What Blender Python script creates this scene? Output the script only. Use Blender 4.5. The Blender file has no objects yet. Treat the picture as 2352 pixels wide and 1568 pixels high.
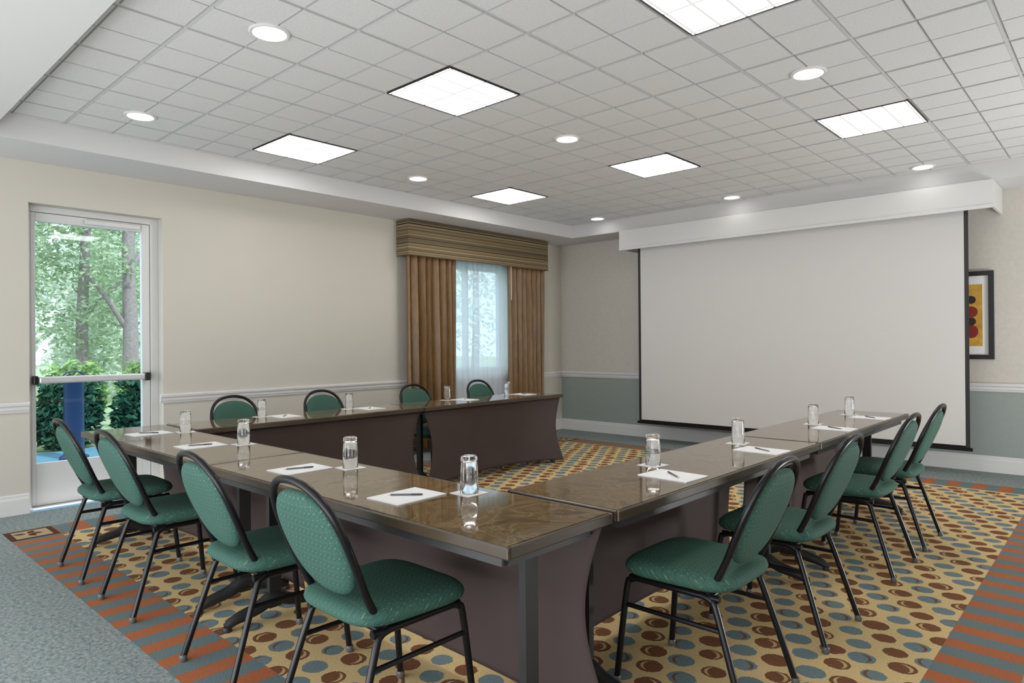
import bpy, bmesh, math, random
from mathutils import Vector, Matrix
R = math.radians
PI = math.pi
scene = bpy.context.scene
COL = scene.collection
rnd = random.Random(7)

# ------------------------------------------------------------------ helpers
YAW = R(42.6); SN, CS = math.sin(YAW), math.cos(YAW)
HC = 1.30; F = 1550.0; ROLL = 0.0079

def at(px, py, z):
    """world point at height z on the sight line of a measured photo point"""
    v = py - 788 + ROLL * (px - 1176); u = px - 1176 - ROLL * (py - 788)
    d = F * (HC - z) / v; r = u / F * d
    return Vector((-SN * d + CS * r, CS * d + SN * r, z))

def bx(bm, x0, x1, y0, y1, z0, z1, mi=0):
    vs = [bm.verts.new(p) for p in ((x0,y0,z0),(x1,y0,z0),(x1,y1,z0),(x0,y1,z0),(x0,y0,z1),(x1,y0,z1),(x1,y1,z1),(x0,y1,z1))]
    for f in ((0,3,2,1),(4,5,6,7),(0,1,5,4),(1,2,6,5),(2,3,7,6),(3,0,4,7)):
        fc = bm.faces.new([vs[i] for i in f]); fc.material_index = mi

def quad(bm, pts, mi=0):
    f = bm.faces.new([bm.verts.new(p) for p in pts]); f.material_index = mi
    return f

def catmull(pts, sub=5):
    P = [Vector(p) for p in pts]
    P = [P[0]*2 - P[1]] + P + [P[-1]*2 - P[-2]]
    out = []
    for i in range(1, len(P)-2):
        for k in range(sub):
            t = k/sub; a,b,c,d = P[i-1],P[i],P[i+1],P[i+2]
            out.append(0.5*((2*b)+(c-a)*t+(2*a-5*b+4*c-d)*t*t+(3*b-a-3*c+d)*t**3))
    out.append(P[-2]); return out

def tube(bm, pts, r, n=10, mi=0):
    pts = [Vector(p) for p in pts]; m = len(pts)
    rad = r if isinstance(r, (list, tuple)) else [r]*m
    T = [(pts[min(i+1,m-1)]-pts[max(i-1,0)]).normalized() for i in range(m)]
    nrm = T[0].orthogonal().normalized(); rings = []
    for i in range(m):
        nrm = (nrm - T[i]*nrm.dot(T[i])).normalized(); b = T[i].cross(nrm)
        rings.append([bm.verts.new(pts[i]+(nrm*math.cos(2*PI*k/n)+b*math.sin(2*PI*k/n))*rad[i]) for k in range(n)])
    for i in range(m-1):
        for k in range(n):
            f = bm.faces.new((rings[i][k],rings[i][(k+1)%n],rings[i+1][(k+1)%n],rings[i+1][k])); f.material_index = mi
    f = bm.faces.new(rings[0][::-1]); f.material_index = mi
    f = bm.faces.new(rings[-1]); f.material_index = mi

def lathe(bm, prof, n=24, c=(0,0,0), mi=0, capb=False, capt=False):
    rings = []
    for r, z in prof:
        rings.append([bm.verts.new((c[0]+r*math.cos(2*PI*k/n), c[1]+r*math.sin(2*PI*k/n), c[2]+z)) for k in range(n)])
    for i in range(len(rings)-1):
        for k in range(n):
            f = bm.faces.new((rings[i][k],rings[i][(k+1)%n],rings[i+1][(k+1)%n],rings[i+1][k])); f.material_index = mi
    if capb: bm.faces.new(rings[0][::-1]).material_index = mi
    if capt: bm.faces.new(rings[-1]).material_index = mi

def molding(bm, prof, p0, p1, out, mi=0):
    p0, p1, out = Vector(p0), Vector(p1), Vector(out)
    A = [bm.verts.new(p0+out*o+Vector((0,0,z))) for o, z in prof]
    Bv = [bm.verts.new(p1+out*o+Vector((0,0,z))) for o, z in prof]
    n = len(prof)
    for i in range(n):
        bm.faces.new((A[i],A[(i+1)%n],Bv[(i+1)%n],Bv[i])).material_index = mi
    bm.faces.new(A[::-1]); bm.faces.new(Bv)

def pad(bm, hw, hh, ex, tt, tb, fn, N=44, K=9, p=5.0, q=2.2):
    """cushion with a superellipse outline; fn maps (across, along, out) to a point"""
    def ring(rho, s, T):
        h = T*max(0, 1-rho**p)**(1/q)*s; out = []
        for k in range(N):
            a = 2*PI*k/N; c, sn = math.cos(a), math.sin(a)
            x = math.copysign(abs(c)**(2/ex), c)*hw*rho; y = math.copysign(abs(sn)**(2/ex), sn)*hh*rho
            out.append(bm.verts.new(fn(x, y, h)))
        return out
    edge = ring(1.0, 1, 0)
    for s, T in ((1, tt), (-1, tb)):
        prev = edge
        for k in range(K-1, 0, -1):
            cur = ring(math.sin(PI/2*k/K), s, T)
            for i in range(N):
                q4 = (prev[i],prev[(i+1)%N],cur[(i+1)%N],cur[i])
                bm.faces.new(q4 if s > 0 else q4[::-1])
            prev = cur
        cv = bm.verts.new(fn(0, 0, T*s))
        for i in range(N):
            t3 = (prev[i],prev[(i+1)%N],cv)
            bm.faces.new(t3 if s > 0 else t3[::-1])

def obj(name, bm, mats, parent=None, smooth=False, bevel=0, solid=0, ang=40, bseg=2):
    bmesh.ops.recalc_face_normals(bm, faces=bm.faces[:])
    me = bpy.data.meshes.new(name); bm.to_mesh(me); bm.free()
    for m in (mats if isinstance(mats, (list, tuple)) else [mats]): me.materials.append(m)
    if smooth:
        me.polygons.foreach_set('use_smooth', [True]*len(me.polygons)); me.set_sharp_from_angle(angle=R(ang))
    o = bpy.data.objects.new(name, me); COL.objects.link(o)
    if parent: o.parent = parent
    if solid:
        s = o.modifiers.new('solid', 'SOLIDIFY'); s.thickness = solid; s.offset = 0
    if bevel:
        b = o.modifiers.new('bevel', 'BEVEL'); b.width = bevel; b.segments = bseg; b.limit_method = 'ANGLE'; b.angle_limit = R(35)
    return o

def thing(name, label, cat, loc=(0,0,0), rotz=0, group=None):
    o = bpy.data.objects.new(name, None); COL.objects.link(o); o.empty_display_size = .1
    o.location = loc; o.rotation_euler = (0,0,rotz); tag(o, label, cat, group); return o

def tag(o, label, cat, group=None):
    o['label'] = label; o['category'] = cat
    if group: o['group'] = group
    return o

def struct(name, bm, mats, **k):
    o = obj(name, bm, mats, **k); o['kind'] = 'structure'; return o

def dup(root, loc, rotz, label):
    r = root.copy(); COL.objects.link(r); r.location = loc; r.rotation_euler = (0,0,rotz); r['label'] = label
    for ch in list(root.children):
        c = ch.copy(); COL.objects.link(c); c.parent = r
        for g in list(ch.children):
            d = g.copy(); COL.objects.link(d); d.parent = c
    return r

B = bmesh.new

# ------------------------------------------------------------------ materials
class NT:
    def __init__(s, name):
        s.m = bpy.data.materials.new(name); s.m.use_nodes = True; s.nt = s.m.node_tree
        s.b = s.nt.nodes['Principled BSDF']; s.out = s.nt.nodes['Material Output']
    def n(s, t, **k):
        nd = s.nt.nodes.new(t)
        for a, v in k.items(): setattr(nd, a, v)
        return nd
    def l(s, a, b): s.nt.links.new(a, b)
    def put(s, sock, v):
        if isinstance(v, bpy.types.NodeSocket): s.l(v, sock)
        else: sock.default_value = v
    def mth(s, op, a, b=0.0, c=0.0):
        nd = s.n('ShaderNodeMath', operation=op)
        for i, v in enumerate((a, b, c)): s.put(nd.inputs[i], v)
        return nd.outputs[0]
    def mix(s, f, a, b, blend='MIX'):
        nd = s.n('ShaderNodeMix', data_type='RGBA', blend_type=blend)
        s.put(nd.inputs[0], f); s.put(nd.inputs[6], c4(a)); s.put(nd.inputs[7], c4(b)); return nd.outputs[2]
    def pos(s):
        g = s.n('ShaderNodeNewGeometry'); x = s.n('ShaderNodeSeparateXYZ'); s.l(g.outputs['Position'], x.inputs[0])
        return g.outputs['Position'], x.outputs[0], x.outputs[1], x.outputs[2]
    def oc(s):
        g = s.n('ShaderNodeTexCoord'); x = s.n('ShaderNodeSeparateXYZ'); s.l(g.outputs['Object'], x.inputs[0])
        return g.outputs['Object'], x.outputs[0], x.outputs[1], x.outputs[2]
    def noise(s, vec, scale, detail=3, rough=.5, dist=0):
        nd = s.n('ShaderNodeTexNoise'); s.l(vec, nd.inputs['Vector'])
        nd.inputs['Scale'].default_value = scale; nd.inputs['Detail'].default_value = detail
        nd.inputs['Roughness'].default_value = rough; nd.inputs['Distortion'].default_value = dist
        return nd.outputs[0]
    def ramp(s, f, stops, interp='LINEAR'):
        nd = s.n('ShaderNodeValToRGB'); s.l(f, nd.inputs[0]); r = nd.color_ramp; r.interpolation = interp
        while len(r.elements) < len(stops): r.elements.new(.5)
        for e, (p, c) in zip(r.elements, stops): e.position = p; e.color = c4(c)
        return nd.outputs[0]
    def bump(s, h, strength, dist=.01):
        nd = s.n('ShaderNodeBump'); nd.inputs['Strength'].default_value = strength; nd.inputs['Distance'].default_value = dist
        s.l(h, nd.inputs['Height']); s.l(nd.outputs[0], s.b.inputs['Normal'])
    def fin(s, col, rough=.5, metal=0, spec=.5, coat=0):
        s.put(s.b.inputs['Base Color'], c4(col)); s.put(s.b.inputs['Roughness'], rough); s.b.inputs['Metallic'].default_value = metal
        s.b.inputs['Specular IOR Level'].default_value = spec; s.b.inputs['Coat Weight'].default_value = coat
        return s.m

def c4(c):
    if isinstance(c, (tuple, list)) and len(c) == 3: return (c[0], c[1], c[2], 1)
    return c

def simple(name, col, rough=.5, metal=0, spec=.5, var=.08, scale=8, bump=0, bscale=60, coat=0):
    t = NT(name); v, x, y, z = t.oc()
    f = t.noise(v, scale)
    c = t.mix(f, [k*(1-var) for k in col], [min(1, k*(1+var)) for k in col])
    if bump: t.bump(t.noise(v, bscale, 4), bump, .004)
    return t.fin(c, rough, metal, spec, coat)

M = {}
M['cream'] = simple('cream_wall_paint', (.590,.558,.490), .75, spec=.25, var=.02, scale=2)
t = NT('beige_wallpaper'); v,x,y,z = t.pos()
f = t.noise(v, 26, 5, .7); M['wallpaper'] = t.fin(t.mix(f, (.53,.495,.445), (.68,.64,.58)), .8, spec=.2)
M['slate'] = simple('slate_green_wall', (.315,.355,.33), .75, spec=.25, var=.06, scale=20)
M['white'] = simple('white_trim_paint', (.70,.69,.675), .45, spec=.4, var=.02)
M['drywall'] = simple('soffit_white_paint', (.64,.635,.63), .8, spec=.2, var=.015, scale=1.5)
t = NT('ceiling_tile'); v,x,y,z = t.pos()
t.bump(t.noise(v, 60, 4, .75), .3, .004)
M['tile'] = t.fin(t.mix(t.noise(v, 85, 4, .75), (.56,.56,.56), (.82,.818,.815)), .9, spec=.1)
M['tee'] = simple('ceiling_grid', (.62,.618,.615), .7, spec=.2, var=.02)
M['groove_shade'] = simple('ceiling_groove_shade', (.46,.46,.46), .9, spec=.1, var=.02)  # shadow lines beside the grid, painted as darker tile edges
M['black'] = simple('black_frame_enamel', (.006,.006,.007), .28, spec=.35, var=.1)
M['blackmatte'] = simple('black_vinyl', (.014,.014,.015), .55, var=.1)
M['darkmetal'] = simple('dark_bronze_metal', (.05,.048,.05), .4, metal=.3, var=.05)
M['glide'] = simple('grey_plastic_glide', (.10,.10,.10), .4)
M['steel'] = simple('satin_aluminium', (.62,.62,.62), .35, metal=.4, var=.03)
M['doorwhite'] = simple('door_white_enamel', (.66,.655,.645), .4, var=.02)
M['card'] = simple('white_paper', (.86,.85,.84), .6, var=.02, spec=.3)
M['pen'] = simple('grey_pen_plastic', (.13,.13,.14), .3)
M['pencap'] = simple('dark_grey_pen_cap', (.06,.06,.065), .3)
M['screen'] = simple('matte_screen_fabric', (.645,.63,.615), .85, spec=.15, var=.01, scale=1)
M['skirt'] = simple('plum_stretch_fabric', (.066,.047,.045), .75, spec=.3, var=.12, scale=4, bump=.15, bscale=300)
M['bark'] = simple('grey_bark', (.24,.205,.20), .9, var=.5, scale=25, bump=.6, bscale=30)
M['blue'] = simple('blue_enamel', (.014,.034,.10), .35, var=.05)

# carpets
t = NT('plain_teal_carpet'); v,x,y,z = t.pos()
f = t.noise(v, 52, 4, .8); g = t.noise(v, 24, 5, .8, 2.0)
f2 = t.ramp(f, [(.37,(0,0,0)),(.63,(1,1,1))])
c = t.mix(f2, (.125,.168,.172), (.37,.41,.40))
c = t.mix(t.mth('MULTIPLY', t.mth('GREATER_THAN', g, .575), .8), c, (.33,.315,.27))
t.bump(f, .3, .005); M['carpet'] = t.fin(c, .95, spec=.1)

def stripe(name, axis):
    t = NT(name); v,x,y,z = t.pos()
    a = x if axis == 0 else y
    fr = t.mth('FRACT', t.mth('ADD', t.mth('DIVIDE', a, .192), 50.0))
    nz = t.noise(v, 90, 3, .7)
    fr = t.mth('ADD', fr, t.mth('MULTIPLY', t.mth('SUBTRACT', nz, .5), .10))
    st = t.mth('MULTIPLY', t.mth('GREATER_THAN', fr, .5), t.mth('LESS_THAN', fr, 1.0))
    c = t.mix(st, t.mix(nz, (.10,.145,.15), (.19,.245,.25)), t.mix(nz, (.31,.095,.038), (.50,.17,.075)))
    t.bump(nz, .3, .004); return t.fin(c, .95, spec=.1)
M['stripe_x'] = stripe('striped_border_carpet', 0); M['stripe_y'] = stripe('striped_border_carpet_side', 1)

t = NT('dotted_gold_carpet'); v,x,y,z = t.pos()
nz = t.noise(v, 90, 3, .7); nw = t.noise(v, 22, 2)
S = .136
u_ = t.mth('DIVIDE', x, S); v_ = t.mth('DIVIDE', y, S*.94)
row = t.mth('FLOOR', v_); par = t.mth('FLOORED_MODULO', row, 2.0)
u2 = t.mth('ADD', u_, t.mth('MULTIPLY', par, .5)); cu = t.mth('FLOOR', u2)
cmb = t.n('ShaderNodeCombineXYZ'); t.l(cu, cmb.inputs[0]); t.l(row, cmb.inputs[1])
wn = t.n('ShaderNodeTexWhiteNoise', noise_dimensions='3D'); t.l(cmb.outputs[0], wn.inputs['Vector'])
wsep = t.n('ShaderNodeSeparateColor'); t.l(wn.outputs['Color'], wsep.inputs[0])
jx = t.mth('MULTIPLY', t.mth('SUBTRACT', wsep.outputs[0], .5), .18); jy = t.mth('MULTIPLY', t.mth('SUBTRACT', wsep.outputs[1], .5), .16)
fu = t.mth('ADD', t.mth('SUBTRACT', t.mth('SUBTRACT', u2, cu), .5), jx); fv = t.mth('ADD', t.mth('SUBTRACT', t.mth('SUBTRACT', v_, row), .5), jy)
def dist(ox, oy):
    a = t.mth('SUBTRACT', fu, ox); b = t.mth('SUBTRACT', fv, oy)
    return t.mth('SQRT', t.mth('ADD', t.mth('MULTIPLY', a, a), t.mth('MULTIPLY', b, b)))
wob = t.mth('MULTIPLY', t.mth('SUBTRACT', nw, .5), .08); wob = t.mth('ADD', wob, t.mth('MULTIPLY', t.mth('SUBTRACT', nz, .5), .12))
inn = t.mth('LESS_THAN', t.mth('ADD', dist(0, 0), wob), t.mth('MULTIPLY_ADD', wsep.outputs[2], .07, .345))
pc = t.mth('FLOORED_MODULO', t.mth('ADD', cu, t.mth('FLOOR', t.mth('DIVIDE', row, 2.0))), 2.0)
# a crescent: the rim of the dot left over where a shifted, slightly smaller disc is cut away
ca = t.mth('MULTIPLY', t.mth('GREATER_THAN', dist(-.16, -.10), .36), t.mth('LESS_THAN', dist(-.02, -.02), .30))
cb = t.mth('MULTIPLY', t.mth('GREATER_THAN', dist(.17, .08), .37), t.mth('LESS_THAN', dist(.02, .02), .30))
wv_ = t.mth('FLOORED_MODULO', t.mth('MULTIPLY', wn.outputs['Value'], 7.0), 1.0)
sel = t.mth('GREATER_THAN', wv_, .5)
cres = t.mth('ADD', t.mth('MULTIPLY', ca, sel), t.mth('MULTIPLY', cb, t.mth('SUBTRACT', 1.0, sel)))
cres = t.mth('MULTIPLY', cres, t.mth('GREATER_THAN', wn.outputs['Value'], .40))
gold = t.mix(nz, (.53,.38,.17), (.77,.58,.30))
dot = t.mix(pc, t.mix(nz, (.125,.055,.027), (.26,.11,.052)), t.mix(nz, (.11,.165,.18), (.22,.28,.29)))
dot = t.mix(cres, dot, t.mix(pc, (.54,.38,.18), (.16,.085,.055)))
t.bump(nz, .3, .004); M['dots'] = t.fin(t.mix(inn, gold, dot), .95, spec=.1)
M['brown_carpet'] = simple('brown_carpet', (.10,.04,.022), .95, spec=.1, var=.3, scale=80)
M['beige_carpet'] = simple('beige_carpet', (.45,.34,.20), .95, spec=.1, var=.15, scale=80)

# chair upholstery: green weave with a small gold fleck lattice
t = NT('green_flecked_upholstery'); v,x,y,z = t.oc()
p = .024
a = t.mth('DIVIDE', x, p); b = t.mth('DIVIDE', t.mth('SUBTRACT', z, y), p)
rw = t.mth('FLOOR', b); a2 = t.mth('ADD', a, t.mth('MULTIPLY', t.mth('FLOORED_MODULO', rw, 2.0), .5))
fa = t.mth('SUBTRACT', t.mth('FRACT', t.mth('ADD', a2, 100.0)), .5); fb = t.mth('SUBTRACT', t.mth('SUBTRACT', b, rw), .5)
dd = t.mth('SQRT', t.mth('ADD', t.mth('MULTIPLY', fa, fa), t.mth('MULTIPLY', fb, fb)))
d1 = t.mth('ABSOLUTE', t.mth('SUBTRACT', t.mth('FRACT', t.mth('ADD', t.mth('ADD', a, b), 100.0)), .5))
d2 = t.mth('ABSOLUTE', t.mth('SUBTRACT', t.mth('FRACT', t.mth('ADD', t.mth('SUBTRACT', a, b), 100.0)), .5))
lat = t.mth('MAXIMUM', t.mth('LESS_THAN', d1, .08), t.mth('LESS_THAN', d2, .08))
wv = t.noise(v, 260, 3, .7)
c = t.mix(wv, (.028,.084,.064), (.056,.136,.105))
c = t.mix(t.mth('MULTIPLY', lat, .45), c, (.014,.054,.040))
c = t.mix(t.mth('MULTIPLY', t.mth('LESS_THAN', dd, .085), .6), c, (.28,.31,.18))
t.bump(wv, .3, .003); M['green'] = t.fin(c, .75, spec=.3)

# marbled laminate
t = NT('marbled_brown_laminate'); v,x,y,z = t.pos()
f = t.noise(v, 2.7, 6, .62, 2.6); g = t.noise(v, 9, 4, .6, 1.8)
c = t.ramp(f, [(.32,(.052,.033,.018)),(.43,(.115,.074,.036)),(.478,(.25,.168,.080)),(.525,(.11,.070,.035)),(.58,(.22,.147,.070)),(.64,(.105,.068,.034)),(.74,(.185,.122,.058))])
c = t.mix(t.mth('MULTIPLY', g, .38), c, (.17,.120,.066))
M['marble'] = t.fin(c, t.mth('MULTIPLY_ADD', g, .05, .03), spec=.45, coat=.2)
M['edge'] = simple('brown_edge_moulding', (.06,.042,.026), .28, var=.5, scale=3, spec=.5)

# cornice stripes
t = NT('striped_cornice_fabric'); v,x,y,z = t.pos()
mp = t.n('ShaderNodeMapping'); t.l(v, mp.inputs[0]); mp.inputs['Scale'].default_value = (0,0,1)
f = t.noise(mp.outputs[0], 55, 2, .6)
sc = t.ramp(f, [(0,(.012,.012,.011)),(.41,(.045,.038,.026)),(.45,(.24,.17,.08)),(.50,(.10,.088,.062)),(.54,(.44,.35,.21)),(.59,(.018,.017,.015))], 'CONSTANT')
M['cornice'] = t.fin(sc, .8, spec=.2)
t = NT('brown_velvet'); v,x,y,z = t.pos()
mp = t.n('ShaderNodeMapping'); t.l(v, mp.inputs[0]); mp.inputs['Scale'].default_value = (1,1,.25)
f = t.noise(mp.outputs[0], 20, 4, .6, .6)
M['velvet'] = t.fin(t.mix(f, (.105,.053,.014), (.31,.17,.055)), .36, spec=.55); M['velvet'].node_tree.nodes['Principled BSDF'].inputs['Sheen Weight'].default_value = .08

def custom(name, build):
    t = NT(name); t.nt.nodes.remove(t.b); sh = build(t); t.l(sh, t.out.inputs[0]); return t.m
def sheer(t):
    tr = t.n('ShaderNodeBsdfTransparent'); df = t.n('ShaderNodeBsdfDiffuse'); tl = t.n('ShaderNodeBsdfTranslucent')
    df.inputs[0].default_value = (.80,.86,.93,1); tl.inputs[0].default_value = (.86,.93,1,1); tr.inputs[0].default_value = (.92,.97,1,1)
    a = t.n('ShaderNodeMixShader'); a.inputs[0].default_value = .6; t.l(df.outputs[0], a.inputs[1]); t.l(tl.outputs[0], a.inputs[2])
    b = t.n('ShaderNodeMixShader'); b.inputs[0].default_value = .74; t.l(tr.outputs[0], b.inputs[1]); t.l(a.outputs[0], b.inputs[2])
    return b.outputs[0]
M['sheer'] = custom('sheer_voile', sheer)
def pane(t):
    tr = t.n('ShaderNodeBsdfTransparent'); gl = t.n('ShaderNodeBsdfGlossy'); tr.inputs[0].default_value = (.88,.96,1,1); gl.inputs['Roughness'].default_value = .02
    b = t.n('ShaderNodeMixShader'); b.inputs[0].default_value = .04; t.l(tr.outputs[0], b.inputs[1]); t.l(gl.outputs[0], b.inputs[2]); return b.outputs[0]
M['pane'] = custom('window_glass', pane)
t = NT('clear_tumbler_glass'); t.b.inputs['Transmission Weight'].default_value = 1; t.b.inputs['IOR'].default_value = 1.45
M['glass'] = t.fin((1,1,1), .0)
def leafmat(name, a, b, tl_):
    def f(t):
        v = t.n('ShaderNodeNewGeometry'); n = t.noise(v.outputs['Position'], 2.5, 3)
        wn = v.outputs['Random Per Island']
        c = t.mix(t.mth('MULTIPLY_ADD', n, .5, t.mth('MULTIPLY', wn, .5)), a, b)
        df = t.n('ShaderNodeBsdfDiffuse'); tl = t.n('ShaderNodeBsdfTranslucent'); t.l(c, df.inputs[0]); t.l(c, tl.inputs[0])
        m = t.n('ShaderNodeMixShader'); m.inputs[0].default_value = tl_; t.l(df.outputs[0], m.inputs[1]); t.l(tl.outputs[0], m.inputs[2]); return m.outputs[0]
    return custom(name, f)
M['leaf1'] = leafmat('sunlit_leaf', (.14,.24,.12), (.58,.69,.46), .45)
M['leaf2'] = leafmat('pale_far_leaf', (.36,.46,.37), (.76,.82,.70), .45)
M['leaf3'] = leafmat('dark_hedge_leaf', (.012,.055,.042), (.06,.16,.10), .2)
M['leaf4'] = leafmat('bright_shrub_leaf', (.13,.30,.09), (.43,.58,.25), .35)
M['terrace'] = simple('painted_blue_terrace', (.09,.22,.31), .6, var=.1, scale=5)
M['lawn'] = simple('grass_ground', (.25,.32,.18), .95, var=.4, scale=6)

EM = 10.0
def diffuser(t):
    v,x,y,z = t.oc()
    def ln(c, p, w):
        fr = t.mth('ABSOLUTE', t.mth('SUBTRACT', t.mth('FRACT', t.mth('ADD', t.mth('DIVIDE', c, p), 10.5)), .5))
        return t.mth('LESS_THAN', fr, w)
    l_ = t.mth('MAXIMUM', ln(x, .14, .050), ln(y, .28, .026))
    e = t.n('ShaderNodeEmission'); e.inputs[0].default_value = (1,.985,.96,1)
    t.l(t.mth('MULTIPLY_ADD', l_, -(EM-.70), EM), e.inputs[1]); return e.outputs[0]
M['diffuser'] = custom('lit_panel_diffuser', diffuser)
def lamp(t):
    e = t.n('ShaderNodeEmission'); e.inputs[0].default_value = (1,.985,.95,1); e.inputs[1].default_value = 8; return e.outputs[0]
M['lamp'] = custom('lit_downlight_lens', lamp)

# ------------------------------------------------------------------ room shell
XL, YB, XR, YF = -6.38, 8.05, 2.4, -1.5
ZC, ZS = 2.93, 2.76
SX, SY, SF = -5.75, 7.52, .97       # inner edges of the dropped soffit
DY0, DY1, DZ = 1.335, 2.33, 2.44    # door opening
WY0, WY1, WZ0, WZ1 = 5.50, 6.85, .92, 2.34

# floor: plain field, striped border, corner squares, dotted centre
bm = B()
CX0, CX1, CY0, CY1, BW = -5.80, -.32, 1.05, 7.33, .285
xs = [XL, CX0, CX0+BW, CX1-BW, CX1, XR]; ys = [YF, CY0, CY0+BW, CY1-BW, CY1, YB]
for i in range(5):
    for j in range(5):
        mi = 0
        if 1 <= i <= 3 and 1 <= j <= 3:
            if i == 2 and j == 2: mi = 3
            elif i == 2: mi = 1
            elif j == 2: mi = 2
            else: mi = 4
        quad(bm, [(xs[i],ys[j],0),(xs[i+1],ys[j],0),(xs[i+1],ys[j+1],0),(xs[i],ys[j+1],0)], mi)
for cx in (CX0+BW/2, CX1-BW/2):
    for cy in (CY0+BW/2, CY1-BW/2):
        h = .105
        quad(bm, [(cx-h,cy-h,.0008),(cx+h,cy-h,.0008),(cx+h,cy+h,.0008),(cx-h,cy+h,.0008)], 5)
        for ang in (20, 75, 150, 250):
            a = R(ang); ax = Vector((math.cos(a), math.sin(a), 0)); bx_ = Vector((-math.sin(a), math.cos(a), 0)); o = Vector((cx-.01,cy-.02,.0016))
            f = bm.faces.new([bm.verts.new(o+ax*u+bx_*w) for u, w in ((.01,0),(.035,-.02),(.06,-.02),(.09,0),(.06,.02),(.035,.02))]); f.material_index = 4
struct('floor', bm, [M['carpet'],M['stripe_x'],M['stripe_y'],M['dots'],M['brown_carpet'],M['beige_carpet']])

# walls
bm = B()
T = .22
bx(bm, XL-T, XL, YF, DY0, 0, 3.0); bx(bm, XL-T, XL, DY0, DY1, DZ, 3.0); bx(bm, XL-T, XL, DY1, WY0, 0, 3.0)
bx(bm, XL-T, XL, WY0, WY1, 0, WZ0); bx(bm, XL-T, XL, WY0, WY1, WZ1, 3.0); bx(bm, XL-T, XL, WY1, YB, 0, 3.0)
struct('wall_left', bm, M['cream'])
bm = B(); bx(bm, XL-T, XR+T, YB, YB+T, .80, 3.0, 0); bx(bm, XL-T, XR+T, YB, YB+T, 0, .80, 1)
struct('wall_back', bm, [M['wallpaper'], M['slate']])
bm = B(); bx(bm, XR, XR+T, YF, YB, 0, 3.0); struct('wall_right', bm, M['cream'])

# ceiling: grid, scored tiles and dropped soffits
bm = B()
PX, PY, GX, GY = .6133, .63, -5.40, 2.68
LIGHTS = [(0,0),(3,0),(6,0),(0,4),(3,4),(6,4)]
ZG = ZC+.010
bx(bm, SX, XR, SF-.3, SY, ZG, ZG+.05, 1)
for i in range(-1, 13):
    for j in range(-4, 9):
        if (i, j) in LIGHTS: continue
        for a in range(2):
            for b in range(2):
                x0 = GX+PX*(i+a*.5)+(.010 if a == 0 else .002); x1 = GX+PX*(i+(a+1)*.5)-(.010 if a == 1 else .002)
                y0 = GY+PY*(j+b*.5)+(.010 if b == 0 else .002); y1 = GY+PY*(j+(b+1)*.5)-(.010 if b == 1 else .002)
                x0, x1 = max(x0, SX), min(x1, XR); y0, y1 = max(y0, SF-.2), min(y1, SY)
                if x1-x0 < .03 or y1-y0 < .03: continue
                e = .004
                U = [(x0,y0,ZG),(x1,y0,ZG),(x1,y1,ZG),(x0,y1,ZG)]; D = [(x0+e,y0+e,ZC),(x1-e,y0+e,ZC),(x1-e,y1-e,ZC),(x0+e,y1-e,ZC)]
                uv = [bm.verts.new(p) for p in U]; dv = [bm.verts.new(p) for p in D]
                bm.faces.new(dv[::-1])
                for k in range(4): bm.faces.new((uv[k],dv[k],dv[(k+1)%4],uv[(k+1)%4])).material_index = 3
bx(bm, XL, SX, SF, YB, ZS, 3.05, 2); bx(bm, SX, XR, SY, YB, ZS, 3.05, 2); bx(bm, XL, XR, YF, SF, ZS, 3.05, 2)
struct('ceiling', bm, [M['tile'], M['tee'], M['drywall'], M['groove_shade']])

# chair rails and baseboards
RAIL = [(0,.79),(.012,.79),(.016,.805),(.022,.812),(.022,.835),(.034,.845),(.036,.862),(.03,.872),(0,.872)]
BASE = [(0,0),(.018,0),(.018,.118),(.012,.135),(.012,.148),(.006,.158),(0,.158)]
bm = B(); molding(bm, RAIL, (XL,YF,0), (XL,DY0-.005,0), (1,0,0)); struct('trim_1', bm, M['white'])
bm = B(); molding(bm, RAIL, (XL,DY1-.03,0), (XL,YB-.03,0), (1,0,0)); struct('trim_2', bm, M['white'])
bm = B(); molding(bm, RAIL, (XL,YB,0), (XR,YB,0), (0,-1,0)); struct('trim_3', bm, M['white'])
bm = B(); molding(bm, BASE, (XL,YF,0), (XL,DY0-.005,0), (1,0,0)); molding(bm, BASE, (XL,DY1+.005,0), (XL,YB-.02,0), (1,0,0)); struct('baseboard_left', bm, M['white'])
bm = B(); molding(bm, BASE, (XL,YB,0), (XR,YB,0), (0,-1,0)); struct('baseboard_back', bm, M['white'])

# door
XD = XL-.12
bm = B()
bx(bm, XD-.045, XD, 1.372, 1.404, .02, 2.385); bx(bm, XD-.045, XD, 2.195, 2.262, .02, 2.385)
bx(bm, XD-.045, XD, 1.404, 2.195, .02, .36); bx(bm, XD-.045, XD, 1.404, 2.195, 2.315, 2.385)
dr = struct('door_1', bm, M['doorwhite'], bevel=.004)
bm = B(); bx(bm, XD-.05, XD+.012, DY0, 1.368, 0, DZ); bx(bm, XD-.05, XD+.012, 2.266, DY1, 0, DZ); bx(bm, XD-.05, XD+.012, 1.368, 2.266, 2.39, DZ)
bx(bm, XD-.06, XD+.05, 1.368, 2.266, 0, .016)
obj('door_frame', bm, M['doorwhite'], dr, bevel=.003)
bm = B(); bx(bm, XD-.026, XD-.020, 1.404, 2.195, .36, 2.315); obj('pane', bm, M['pane'], dr)
bm = B(); bx(bm, XD+.035, XD+.075, 1.41, 2.20, 1.005, 1.06); pb = obj('push_bar', bm, M['steel'], dr, bevel=.012)
for a, b in ((1.374, 1.405), (2.20, 2.24)):
    bm = B(); bx(bm, XD+.001, XD+.080, a, b, .997, 1.068); obj('end_cap', bm, M['black'], pb, bevel=.006)
bm = B(); bx(bm, XD+.001, XD+.03, 1.75, 2.18, 2.33, 2.37); obj('door_closer', bm, M['doorwhite'], dr, bevel=.006)

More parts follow.
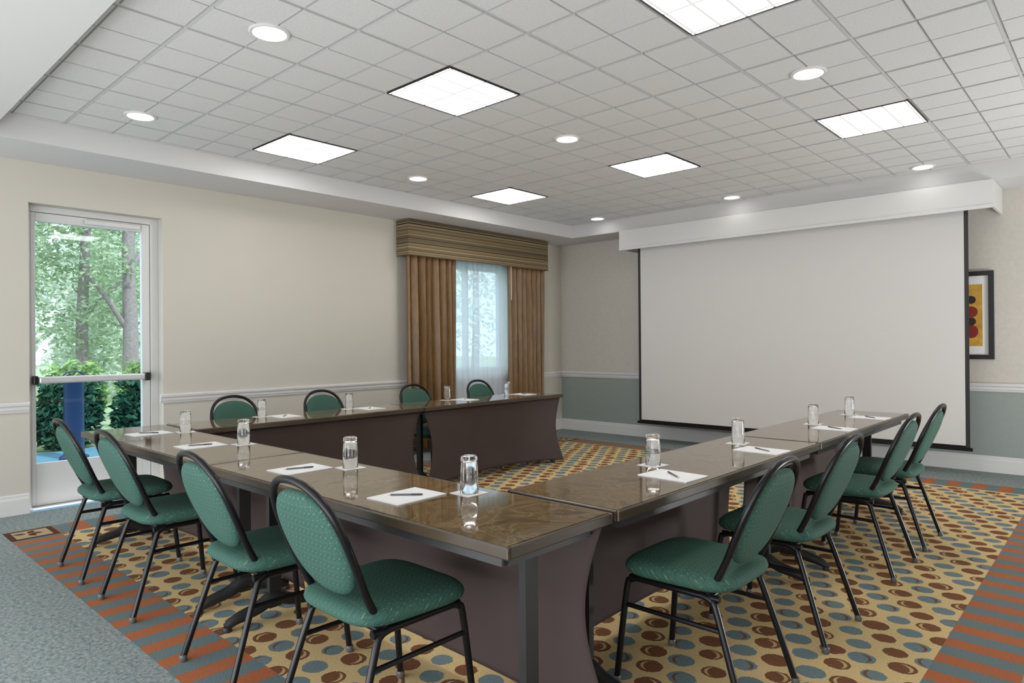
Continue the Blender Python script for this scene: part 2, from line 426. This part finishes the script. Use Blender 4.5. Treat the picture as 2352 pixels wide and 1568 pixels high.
# window
bm = B(); XW = XL-.14
for a in (WY0, (WY0+WY1)/2-.03, WY1-.06): bx(bm, XW-.03, XW+.03, a, a+.06, WZ0, WZ1)
bx(bm, XW-.03, XW+.03, WY0+.06, WY1-.06, WZ0, WZ0+.06); bx(bm, XW-.03, XW+.03, WY0+.06, WY1-.06, WZ1-.06, WZ1)
wn_ = struct('window_1', bm, M['doorwhite'])
bm = B(); bx(bm, XW-.004, XW+.004, WY0+.06, WY1-.06, WZ0+.06, WZ1-.06); obj('pane', bm, M['pane'], wn_)

# ------------------------------------------------------------------ window dressing
def drape(y0, y1, z0, z1, x, amp, folds, seed, flare=0):
    bm = B(); q = random.Random(seed); N = folds*12; K = 14; ph = [q.uniform(-.9,.9) for _ in range(folds+1)]; am = [q.uniform(.55,1.15) for _ in range(folds+1)]
    G = []
    for k in range(K+1):
        t_ = k/K; z = z1+(z0-z1)*t_; r_ = []
        for i in range(N+1):
            s = i/N; fx = s*folds; fo = min(int(fx), folds-1); w = fx-fo
            p_ = ph[fo]*(1-w)+ph[fo+1]*w; A = amp*(am[fo]*(1-w)+am[fo+1]*w)*(.75+.35*t_)
            a = 2*PI*folds*s + p_*(.4+t_) + .5*math.sin(3*t_+2.1*fx)
            yy = y0+(y1-y0)*s + .35*amp*math.sin(2*a)*.5 + (s-.5)*flare*t_
            r_.append(bm.verts.new((x+A*math.sin(a), yy, z)))
        G.append(r_)
    for k in range(K):
        for i in range(N): bm.faces.new((G[k][i],G[k][i+1],G[k+1][i+1],G[k+1][i]))
    return bm
ct = 'brown velvet curtains either side of the window'
o = obj('curtain', drape(4.97, 5.73, .03, 2.48, -6.235, .055, 7, 3), M['velvet'], smooth=True, solid=.004, ang=80); tag(o, 'pleated brown velvet curtain on the door side of the window', 'curtain', ct)
o = obj('curtain', drape(6.70, 7.44, .03, 2.48, -6.235, .055, 7, 4), M['velvet'], smooth=True, solid=.004, ang=80); tag(o, 'pleated brown velvet curtain on the corner side of the window', 'curtain', ct)
o = obj('sheer_curtain', drape(5.62, 6.80, .03, 2.46, -6.315, .012, 13, 5), M['sheer'], smooth=True, ang=80); tag(o, 'white translucent sheer curtain hanging between the brown velvet curtains', 'curtain')
bm = B(); tube(bm, [(-6.165,6.70,2.40),(-6.165,6.70,1.88)], .004, 8); w_ = obj('curtain_wand', bm, M['card']); tag(w_, 'thin white pull wand hanging beside the sheer curtain', 'curtain wand')
cr = thing('window_cornice', 'horizontally striped box cornice above the curtained window', 'cornice', (XL, 6.20, 2.34))
L0, L1, CD = 4.94-6.20, 7.46-6.20, .225
bm = B(); bx(bm, .002, CD, L0, L1, 0, .405); bmesh.ops.delete(bm, geom=[f for f in bm.faces if f.calc_center_median().z < .001], context='FACES_ONLY')
obj('cornice_board', bm, M['cornice'], cr, solid=.012)
for zz, rr in ((0, .009), (.40, .008)):
    bm = B(); tube(bm, [(.01,L0-.004,zz),(CD,L0-.004,zz),(CD+.006,L0,zz),(CD+.006,L1,zz),(CD,L1+.004,zz),(.01,L1+.004,zz)], rr, 8)
    obj('piping', bm, M['cornice'], cr, smooth=True)

# ------------------------------------------------------------------ projection screen
bm = B(); YV = 7.44
PRF = [(0,2.50),(.028,2.50),(.028,2.53),(.020,2.536),(.020,2.757),(0,2.757)]
molding(bm, PRF, (-4.94,YV+.04,0), (-.92,YV+.04,0), (0,-1,0))
bx(bm, -4.94,-4.92,YV+.04,YB,2.51,2.757); bx(bm, -.94,-.92,YV+.04,YB,2.51,2.757); bx(bm, -4.92,-.94,YV+.10,YB,2.62,2.64)
struct('trim_4', bm, M['white'])
ps = thing('projection_screen', 'large pull-down projection screen with black side borders on the back wall', 'screen', (-2.93, 7.58, .25))
HW = 1.80
bm = B(); bx(bm, -HW+.035, HW-.035, -.001, .001, .05, 2.34); obj('screen_fabric', bm, M['screen'], ps)
for s in (-1, 1):
    bm = B(); a, b = sorted((s*HW, s*(HW-.035))); bx(bm, a, b, -.0012, .0012, .032, 2.34); obj('side_border', bm, M['blackmatte'], ps)
bm = B(); bx(bm, -HW-.02, HW+.02, -.014, .014, 0, .032); bx(bm, -HW+.035, HW-.035, -.0012, .0012, .032, .05); obj('bottom_bar', bm, M['black'], ps, bevel=.004)
bm = B(); tube(bm, [(-HW-.03, .03, 2.338), (HW+.03, .03, 2.338)], .033, 14); obj('roller', bm, M['white'], ps, smooth=True)

# framed picture behind the screen's edge
pf = thing('framed_picture', 'black-framed yellow and red picture on the back wall beside the screen', 'picture', (-1.345, YB, 1.105))
bm = B(); w, h, fw = .352, .87, .045
bx(bm, -w, w, -.03, -.001, 0, fw); bx(bm, -w, w, -.03, -.001, h-fw, h); bx(bm, -w, -w+fw, -.03, -.001, fw, h-fw); bx(bm, w-fw, w, -.03, -.001, fw, h-fw)
obj('frame', bm, M['blackmatte'], pf)
bm = B(); bx(bm, -w+fw, w-fw, -.012, -.004, fw, h-fw); obj('mat_board', bm, M['card'], pf)
bm = B(); bx(bm, -.258, .258, -.015, -.0125, .13, .74)
aw = obj('artwork', bm, simple('ochre_print', (.60,.34,.05), .6, var=.5, scale=14), pf)
def disc(bm, x, z, r, y, sx=1, mi=0):
    f = bm.faces.new([bm.verts.new((x+r*sx*math.cos(2*PI*k/24), y, z+r*math.sin(2*PI*k/24))) for k in range(24)]); f.material_index = mi
red, blk = simple('dark_red_print', (.25,.02,.015), .6), simple('black_print', (.03,.02,.02), .6)
for x_, z_, r_, sx, mi in ((.165,.275,.065,.9,0),(.165,.47,.055,1,0),(.165,.59,.04,1,1),(.165,.375,.04,1,1),(-.06,.27,.09,.7,1),(-.06,.47,.055,1,0)):
    bm = B(); disc(bm, x_, z_, r_, -.0155-.0003*mi, sx, 0); obj('painted_shape', bm, blk if mi else red, aw)

# ------------------------------------------------------------------ ceiling lights
LN = {(0,0):'square ceiling panel light nearest the glass door', (3,0):'large square ceiling panel light at upper centre, between two round downlights',
      (6,0):'square ceiling panel light cut off by the top of the picture', (0,4):'square ceiling panel light nearest the curtained window',
      (3,4):'square ceiling panel light above the left half of the screen', (6,4):'rightmost square ceiling panel light, above the right half of the screen'}
first = None
for k in LIGHTS:
    loc = (GX+PX*(k[0]+.5), GY+PY*(k[1]+.5), ZC)
    if first is None:
        first = thing('ceiling_panel_light', LN[k], 'ceiling light', loc, 0, 'square panel lights in the ceiling')
        bm = B(); hx, hy, fw = PX/2-.004, PY/2-.004, .009
        bx(bm,-hx,hx,-hy,-hy+fw,-.002,.012); bx(bm,-hx,hx,hy-fw,hy,-.002,.012); bx(bm,-hx,-hx+fw,-hy+fw,hy-fw,-.002,.012); bx(bm,hx-fw,hx,-hy+fw,hy-fw,-.002,.012)
        obj('frame', bm, M['darkmetal'], first)
        bm = B(); bx(bm,-hx+fw,hx-fw,-hy+fw,hy-fw,.001,.005); obj('diffuser', bm, M['diffuser'], first)
    else: dup(first, loc, 0, LN[k])
CN = [((-3.30,1.74),'large round downlight at upper left, nearest the camera'),((-5.155,1.74),'round downlight nearest the glass door'),
      ((-3.31,4.27),'round downlight at the centre of the ceiling'),((-5.165,4.27),'round downlight between the two left panel lights'),
      ((-1.44,4.25),'round downlight left of the rightmost panel light, above it in view'),((-3.32,7.30),'round downlight near the soffit above the screen middle'),
      ((-5.17,7.30),'round downlight in the far corner beside the curtained window'),((-1.44,7.30),'round downlight at far right near the screen valance')]
first = None
for (x_, y_), lab in CN:
    loc = (x_, y_, ZC)
    if first is None:
        first = thing('downlight', lab, 'ceiling light', loc, 0, 'round downlights in the ceiling')
        bm = B(); lathe(bm, [(.104,.002),(.104,-.006),(.098,-.011),(.086,-.010),(.080,-.004),(.080,.004)], 32); obj('trim_ring', bm, M['white'], first, smooth=True)
        bm = B(); lathe(bm, [(.0802,-.003),(.05,-.007),(.02,-.008)], 32, capt=True); obj('lens', bm, M['lamp'], first, smooth=True)
    else: dup(first, loc, 0, lab)

# ------------------------------------------------------------------ tables
TT = .74
def make_table(L, W, label, loc, rotz):
    r = thing('folding_table', label, 'table', loc, rotz, 'marbled brown meeting tables set in a U')
    h, w = L/2-.003, W/2
    bm = B(); bx(bm, -h+.012, h-.012, -w+.012, w-.012, TT-.034, TT); obj('tabletop', bm, M['marble'], r)
    bm = B(); z0, z1 = TT-.038, TT-.001
    bx(bm,-h,h,-w,-w+.012,z0,z1); bx(bm,-h,h,w-.012,w,z0,z1); bx(bm,-h,-h+.012,-w+.012,w-.012,z0,z1); bx(bm,h-.012,h,-w+.012,w-.012,z0,z1)
    obj('edge_band', bm, M['edge'], r, bevel=.005)
    bm = B(); a, b = h-.06, w-.05
    for s in (-1, 1):
        bx(bm, -a, a, s*b-.012, s*b+.012, TT-.075, TT-.035); bx(bm, s*a-.012, s*a+.012, -b+.012, b-.012, TT-.075, TT-.035)
    obj('under_frame', bm, M['darkmetal'], r)
    for s in (-1, 1):
        X = s*(h-.15); bm = B()
        bx(bm, X-.014, X+.014, -.030, .030, .05, TT-.036)
        fp = catmull([(X,-w+.02,.022),(X,-w+.07,.045),(X,-.08,.066),(X,0,.10),(X,.08,.066),(X,w-.07,.045),(X,w-.02,.022)], 4)
        tube(bm, fp, [.018+.014*math.sin(PI*i/(len(fp)-1)) for i in range(len(fp))], 10)
        bx(bm, X-.02, X+.02, -w+.06, w-.06, TT-.06, TT-.034)
        lg = obj('leg', bm, M['blackmatte'], r, smooth=True)
        for e in (-1, 1):
            bm = B(); lathe(bm, [(.02,0),(.022,.01),(.016,.022)], 12, (X, e*(w-.025), 0), capb=True, capt=True)
            obj('foot_cap', bm, M['blackmatte'], lg, smooth=True)
    bm = B(); NX, NZ = 60, 26; G = []
    for k in range(NZ+1):
        t_ = k/NZ; row = []
        for i in range(NX+1):
            s = -1+2*i/NX
            half = (h-.02)*(1-.085*math.sin(PI*min(1, t_*1.05))**1.0)
            zb = .018+.055*(1-abs(s)**2.2)
            z = (TT-.042)+(zb-(TT-.042))*t_
            y = w-.035 + .045*t_*t_*abs(s)**3 - .03*math.sin(PI*t_)*(1-s*s)
            row.append(bm.verts.new((s*half, y, z)))
        G.append(row)
    for k in range(NZ):
        for i in range(NX): bm.faces.new((G[k][i],G[k][i+1],G[k+1][i+1],G[k+1][i]))
    obj('modesty_panel', bm, M['skirt'], r, smooth=True, solid=.004, ang=80)
    return r
W = .51
make_table(1.93, W, 'marbled brown table at the near corner, closest to the camera', (-2.225, 1.605, 0), 0)
make_table(1.93, W, 'marbled brown front-row table nearest the glass door', (-4.155, 1.605, 0), 0)
make_table(1.975, W, 'marbled brown right-row table beside the near corner', (-1.515, 1.885+.9875, 0), R(90))
make_table(1.975, W, 'marbled brown right-row table nearest the projection screen', (-1.515, 3.865+.9875, 0), R(90))
make_table(1.975, W, 'marbled brown wall-side table nearest the glass door', (-4.865, 1.885+.9875, 0), R(-90))
make_table(1.975, W, 'marbled brown wall-side table nearest the curtained window', (-4.865, 3.865+.9875, 0), R(-90))

# ------------------------------------------------------------------ chairs
def make_chair(label, loc, rz):
    r = thing('banquet_chair', label, 'chair', loc, rz, 'green banquet chairs around the U of tables')
    bm = B(); pad(bm, .228, .222, 4.6, .037, .033, lambda x, y, h: Vector((x*(1+.06*y/.22), y+.005, .453+h)), N=56, p=9, q=2.0)
    obj('seat', bm, M['green'], r, smooth=True, ang=80)
    SL = .42                                   # lean of the back
    ln_ = math.hypot(1, SL); ub = Vector((0, -SL/ln_, 1/ln_)); nb = Vector((0, -1/ln_, -SL/ln_))
    bm = B(); pad(bm, .180, .190, 2.35, .028, .024, lambda x, y, h: Vector((x*(1+.04*y/.17), -.249, .676))+ub*y+nb*h, p=6, q=2.0)
    obj('backrest', bm, M['green'], r, smooth=True, ang=80)
    hp = [(-.176,-.115,.405),(-.179,-.148,.455),(-.182,-.190,.535),(-.191,-.231,.63),(-.190,-.273,.73),(-.161,-.308,.815),(-.094,-.331,.870),(0,-.338,.886)]
    path = hp + [(-x, y, z) for x, y, z in hp[-2::-1]]
    bm = B(); tube(bm, catmull(path, 5), .0125, 12); obj('back_frame', bm, M['black'], r, smooth=True)
    bm = B()
    for s in (-1, 1): tube(bm, [(s*.184,.19,.408),(s*.184,-.17,.408)], .0125, 10)
    for y in (.15, -.13): tube(bm, [(-.184,y,.408),(.184,y,.408)], .011, 10)
    obj('seat_frame', bm, M['black'], r, smooth=True)
    for s in (-1, 1):
        for pts in ([(s*.186,.15,.410),(s*.188,.182,.400),(s*.193,.200,.36),(s*.210,.238,.014)], [(s*.186,-.10,.410),(s*.189,-.142,.398),(s*.195,-.168,.35),(s*.222,-.278,.014)]):
            bm = B(); tube(bm, catmull(pts, 5), .0124, 10); lg = obj('leg', bm, M['black'], r, smooth=True)
            bm = B(); lathe(bm, [(.013,0),(.0155,.004),(.016,.024),(.0135,.028)], 12, (pts[-1][0], pts[-1][1], 0), capb=True, capt=True); obj('foot_cap', bm, M['glide'], lg, smooth=True)
        bm = B(); tube(bm, [(s*.1965,.204,.305),(s*.1995,-.182,.305)], .0092, 8); obj('stretcher', bm, M['black'], r, smooth=True)
    return r
ORD = ['first','second','third','fourth']
spots = []
for i, x_ in enumerate((-1.905,-2.665,-3.695,-4.455)): spots.append(((x_,1.40,0), 0, 'green oval-back banquet chair at the front tables, %s from the near corner' % ORD[i]))
for i, y_ in enumerate((2.38,3.17,4.28,4.99)): spots.append(((-1.226,y_,0), R(90), 'green oval-back banquet chair at the right-hand tables, %s from the near corner' % ORD[i]))
for i, y_ in enumerate((2.49,3.31,4.36,5.28)): spots.append(((-5.065,y_,0), R(-90), 'green chair back showing behind the wall-side tables, %s from the glass door' % ORD[i]))
c0 = None
for loc, rz, lab in spots:
    rz += R(rnd.uniform(-1.5,1.5))
    if c0 is None: c0 = make_chair(lab, loc, rz)
    else: dup(c0, loc, rz, lab)

# ------------------------------------------------------------------ place settings
def ontable(px, py): p = at(px, py, TT); return p.x, p.y
front_g = [(1078,1132),(805,1074),(560,1020),(435,991)]; front_p = [(935,1140),(690,1078),(462,1024),(345,996)]
right_g = [(1500,1068),(1695,1018),(1868,974),(1951,952)]; right_p = [(1545,1093),(1750,1035),(1922,985),(2002,960)]
sets = []
for i in range(4):
    g = ontable(*front_g[i]); p_ = ontable(*front_p[i])
    sets.append(((g[0], min(g[1], 1.79)), (p_[0], min(max(p_[1],1.49),1.60)), 0, 'front tables, %s from the near corner' % ORD[i]))
for i in range(4):
    g = ontable(*right_g[i]); p_ = ontable(*right_p[i])
    sets.append(((max(g[0],-1.70), g[1]), (max(min(p_[0],-1.40),-1.52), p_[1]), R(90), 'right-hand tables, %s from the near corner' % ORD[i]))
for i, y_ in enumerate((2.56,3.36,4.50,5.38)):
    sets.append(((-5.02,y_), (-4.90,y_+.13), R(-90), 'wall-side tables, %s from the glass door' % ORD[i]))
g0 = n0 = co0 = p0 = None
GP = [(.0335,0),(.0345,.002),(.0335,.06),(.0315,.128),(.0300,.136),(.026,.139),(0.002,.139),(.002,.122),(.024,.121),(.0290,.115),(.0315,.06),(.0325,.002),(.0335,0)]
for k, (g, p_, rz, lab) in enumerate(sets):
    cz = TT+.0004; a = rz+R(rnd.uniform(-8,8)); pa = rz+R(rnd.uniform(-3,3)); na = rz+R(-35+rnd.uniform(-15,15))
    if k == 0:
        bm = B(); bx(bm, -.052,.052,-.052,.052,0,.0018); co0 = obj('coaster', bm, M['card']); tag(co0, 'white square paper coaster on the '+lab, 'coaster', 'paper coasters on the tables')
        bm = B(); lathe(bm, GP, 28); g0 = obj('water_glass', bm, M['glass'], smooth=True, ang=50); tag(g0, 'upturned clear water glass on the '+lab, 'glass', 'upturned water glasses on the tables')
        bm = B(); bx(bm, -.088,.088,-.115,.115,0,.004); n0 = obj('notepad', bm, M['card']); tag(n0, 'blank white notepad on the '+lab, 'notepad', 'notepads on the tables')
        p0 = thing('pen', 'slim grey pen lying on the notepad, '+lab, 'pen', (0,0,0), 0, 'pens on the notepads')
        bm = B(); tube(bm, [(0,-.060,.0036),(0,.015,.0036)], .0033, 8); obj('barrel', bm, M['pen'], p0, smooth=True)
        bm = B(); tube(bm, [(0,.015,.0038),(0,.052,.0038),(0,.058,.0038)], [.0037,.0036,.002], 8); cp = obj('cap', bm, M['pencap'], p0, smooth=True)
        bm = B(); tube(bm, [(0,-.060,.0036),(0,-.071,.0036)], [.003,.001], 8); obj('tip', bm, M['steel'], p0, smooth=True)
        o_c, o_g, o_n, o_p = co0, g0, n0, p0
    else:
        def cp_(o, l):
            c = o.copy(); COL.objects.link(c); c['label'] = l; return c
        o_c = cp_(co0, 'white square paper coaster on the '+lab); o_g = cp_(g0, 'upturned clear water glass on the '+lab); o_n = cp_(n0, 'blank white notepad on the '+lab)
        o_p = dup(p0, (0,0,0), 0, 'slim grey pen lying on the notepad, '+lab)
    o_c.location = (g[0], g[1], cz); o_c.rotation_euler = (0,0,a)
    o_g.location = (g[0], g[1], cz+.0019)
    o_n.location = (p_[0], p_[1], cz); o_n.rotation_euler = (0,0,pa)
    o_p.location = (p_[0], p_[1], cz+.0041); o_p.rotation_euler = (0,0,na)

# ------------------------------------------------------------------ outdoors
bm = B(); bx(bm, -10.0, XL-T, -3, 14, -.08, -.02); struct('terrace', bm, M['terrace'])
bm = B(); bx(bm, -60, -10.0, -20, 50, -.2, -.05); struct('ground', bm, M['lawn'])
def leaves(name, blobs, n, size, mat, parent, seed, box=False):
    q = random.Random(seed); vs = []; fs = []; tot = sum(b[3]**2 for b in blobs)
    for b in blobs:
        for _ in range(int(n*b[3]**2/tot)):
            d = Vector((q.gauss(0,1),q.gauss(0,1),q.gauss(0,1))).normalized()*(q.random()**.45)*b[3]
            sc = b[4] if len(b) > 4 else (.75,1,1)
            c = Vector((b[0]+d.x*sc[0], b[1]+d.y*sc[1], b[2]+d.z*sc[2]))
            if c.z < .03: c.z = .03+q.random()*.1
            u = Vector((q.gauss(0,1),q.gauss(0,1),q.gauss(0,.6))).normalized(); w = u.cross(Vector((q.gauss(0,1),q.gauss(0,1),q.gauss(0,1)))).normalized()
            s = size*q.uniform(.6,1.3); i = len(vs)
            vs += [c-u*s, c-w*s*.38-u*s*.1, c+u*s, c+w*s*.38-u*s*.1]; fs.append((i,i+1,i+2,i+3))
    me = bpy.data.meshes.new(name); me.from_pydata([tuple(v) for v in vs], [], fs); me.materials.append(mat)
    o = bpy.data.objects.new(name, me); COL.objects.link(o)
    if parent: o.parent = parent
    return o
def tree(label, x, y, path, rad, branches, blobs, n, size, mat, seed, group='trees outside the glass door'):
    r = thing('tree', label, 'tree', (x, y, -.06), 0, group)
    bm = B(); pp = catmull(path, 4); tube(bm, pp, [rad*(1-.55*i/len(pp)) for i in range(len(pp))], 10)
    tk = obj('trunk', bm, M['bark'], r, smooth=True)
    for br in branches:
        bm = B(); pp = catmull(br, 4); tube(bm, pp, [rad*.35*(1-.7*i/len(pp)) for i in range(len(pp))], 8); obj('branch', bm, M['bark'], tk, smooth=True)
    leaves('foliage', blobs, n, size, mat, r, seed)
tree('grey-trunked tree seen through the right side of the door glass', -12.2, 3.92, [(0,0,0),(.03,.02,1.5),(.0,.0,3),(.1,.03,5.5)], .14,
     [[(0,0,1.6),(.1,-.4,2.2),(.2,-.7,2.5)],[(0,0,2.6),(-.1,.4,3.2),(-.1,.7,3.6)]], [(-.25,-.2,3.6,.7),(.1,.3,4.4,.8),(.2,-.4,2.7,.45),(-.3,.5,2.5,.5),(.2,-.1,5.0,.9),(-.2,-.3,1.9,.4)], 5200, .053, M['leaf1'], 11)
tree('slim dark tree seen through the middle of the door glass', -14.1, 3.80, [(0,0,0),(.0,-.05,1.5),(.05,.0,3.2),(.1,.1,5.5)], .12,
     [[(0,-.05,1.9),(.1,.5,2.5),(.1,.9,3.0)]], [(-.2,.1,3.6,1.0),(-.1,-.7,2.9,.8),(-.1,-.6,4.3,1.0),(.0,.4,2.4,.6),(-.1,-.2,1.7,.6),(.0,.5,1.3,.5)], 5200, .060, M['leaf1'], 12)
tree('leaning tree seen through the left side of the door glass', -12.1, 1.88, [(0,0,0),(.0,.15,1.2),(.1,.45,2.2),(.1,.5,4.5)], .10,
     [[(0,.3,1.7),(.1,.0,2.4),(.1,-.2,3.0)]], [(0,.35,3.3,.65),(.2,.1,2.7,.6),(0,-.1,3.9,.8),(.2,.5,2.2,.42),(.1,.4,1.6,.4)], 4300, .053, M['leaf1'], 13)
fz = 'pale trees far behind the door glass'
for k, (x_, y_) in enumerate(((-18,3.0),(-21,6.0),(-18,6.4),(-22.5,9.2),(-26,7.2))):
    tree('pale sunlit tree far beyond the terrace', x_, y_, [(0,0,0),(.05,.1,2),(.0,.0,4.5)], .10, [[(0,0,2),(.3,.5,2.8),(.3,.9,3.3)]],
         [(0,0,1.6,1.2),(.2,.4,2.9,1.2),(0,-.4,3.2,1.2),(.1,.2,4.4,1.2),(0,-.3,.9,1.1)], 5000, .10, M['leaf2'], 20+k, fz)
wz = 'trees outside the curtained window'
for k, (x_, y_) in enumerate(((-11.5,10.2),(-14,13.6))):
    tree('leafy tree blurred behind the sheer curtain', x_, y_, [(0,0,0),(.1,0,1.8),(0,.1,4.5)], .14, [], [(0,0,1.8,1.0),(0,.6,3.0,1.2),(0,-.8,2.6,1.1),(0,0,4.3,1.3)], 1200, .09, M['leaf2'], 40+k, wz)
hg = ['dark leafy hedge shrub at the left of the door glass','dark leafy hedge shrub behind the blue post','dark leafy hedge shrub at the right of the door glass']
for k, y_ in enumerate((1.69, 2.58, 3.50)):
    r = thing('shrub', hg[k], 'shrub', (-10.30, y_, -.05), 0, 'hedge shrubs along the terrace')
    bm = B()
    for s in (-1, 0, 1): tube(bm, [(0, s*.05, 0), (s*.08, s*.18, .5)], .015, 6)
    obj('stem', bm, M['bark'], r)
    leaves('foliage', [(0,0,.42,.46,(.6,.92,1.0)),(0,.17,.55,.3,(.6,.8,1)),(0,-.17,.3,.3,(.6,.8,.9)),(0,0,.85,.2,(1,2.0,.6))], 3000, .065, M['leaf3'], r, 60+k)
bl = ['bright green shrub at the left above the dark hedge','bright green shrub above the hedge in the middle of the glass','bright green shrub at the right above the dark hedge']
for k, y_ in enumerate((1.95, 2.90, 3.85)):
    r = thing('shrub', bl[k], 'shrub', (-11.25, y_, -.05), 0, 'bright shrubs behind the hedge')
    bm = B(); tube(bm, [(0,0,0),(.05,.05,.7)], .02, 6); tube(bm, [(0,0,0),(-.05,-.12,.7)], .018, 6); obj('stem', bm, M['bark'], r)
    leaves('foliage', [(0,0,.70,.46,(.7,.95,.9)),(0,.2,.6,.3,(.7,.8,1)),(0,-.2,.55,.3,(.7,.8,1)),(0,0,1.0,.2,(1,2.0,.8))], 2000, .06, M['leaf4'], r, 70+k)
bo = thing('bollard', 'tall blue post with a hooped top outside the glass door', 'post', (-9.2, 2.36, -.02))
bm = B(); lathe(bm, [(.15,0),(.15,.03),(.108,.05),(.105,.10),(.105,.90),(.112,.91),(.112,.94),(.09,.96),(.0,.965)], 24, capb=True); obj('body', bm, M['blue'], bo, smooth=True)
bm = B(); tube(bm, [(0,.13*math.cos(a),.93+.10*math.sin(a)) for a in [PI*i/14 for i in range(15)]], .010, 8); obj('hoop', bm, M['blue'], bo, smooth=True)

# ------------------------------------------------------------------ light, sky, camera
w = bpy.data.worlds.new('sky'); scene.world = w; w.use_nodes = True
bg = w.node_tree.nodes['Background']; bg.inputs[0].default_value = (.92,.96,1,1); bg.inputs[1].default_value = 2.1
sd = bpy.data.lights.new('sun', 'SUN'); sd.energy = 4.0; sd.angle = R(3); sd.color = (1,.96,.88)
so = bpy.data.objects.new('sun', sd); COL.objects.link(so)
so.rotation_euler = Vector((-.62,-.12,-.78)).to_track_quat('-Z','Y').to_euler()
def add_fill(loc, d, sx, sy, e):  # out-of-view area lamp, added only to brighten the ceiling and room
    a = bpy.data.lights.new('added_ceiling_fill', 'AREA'); a.shape = 'RECTANGLE'; a.size = sx; a.size_y = sy; a.energy = e; a.color = (.985,.99,1)
    o = bpy.data.objects.new('added_ceiling_fill', a); COL.objects.link(o); o.location = loc
    o.rotation_euler = Vector(d).to_track_quat('-Z','Y').to_euler()
add_fill((-2.2,-1.1,.45), (0,.78,.62), 4.5, 1.0, 58)
add_fill((2.1,6.2,.35), (-.76,-.30,.58), 1.0, 2.0, 200)

cd = bpy.data.cameras.new('camera'); cd.sensor_width = 36; cd.lens = 36*F/2352; cd.clip_start = .05; cd.clip_end = 200
co = bpy.data.objects.new('camera', cd); COL.objects.link(co)
mt = Matrix.Rotation(YAW, 4, 'Z') @ Matrix.Rotation(R(90)+4/F, 4, 'X') @ Matrix.Rotation(-ROLL, 4, 'Z')
co.matrix_world = Matrix.Translation((0,0,HC)) @ mt
scene.camera = co
scene.view_settings.view_transform = 'Standard'
scene.view_settings.look = 'None'
scene.view_settings.exposure = .2
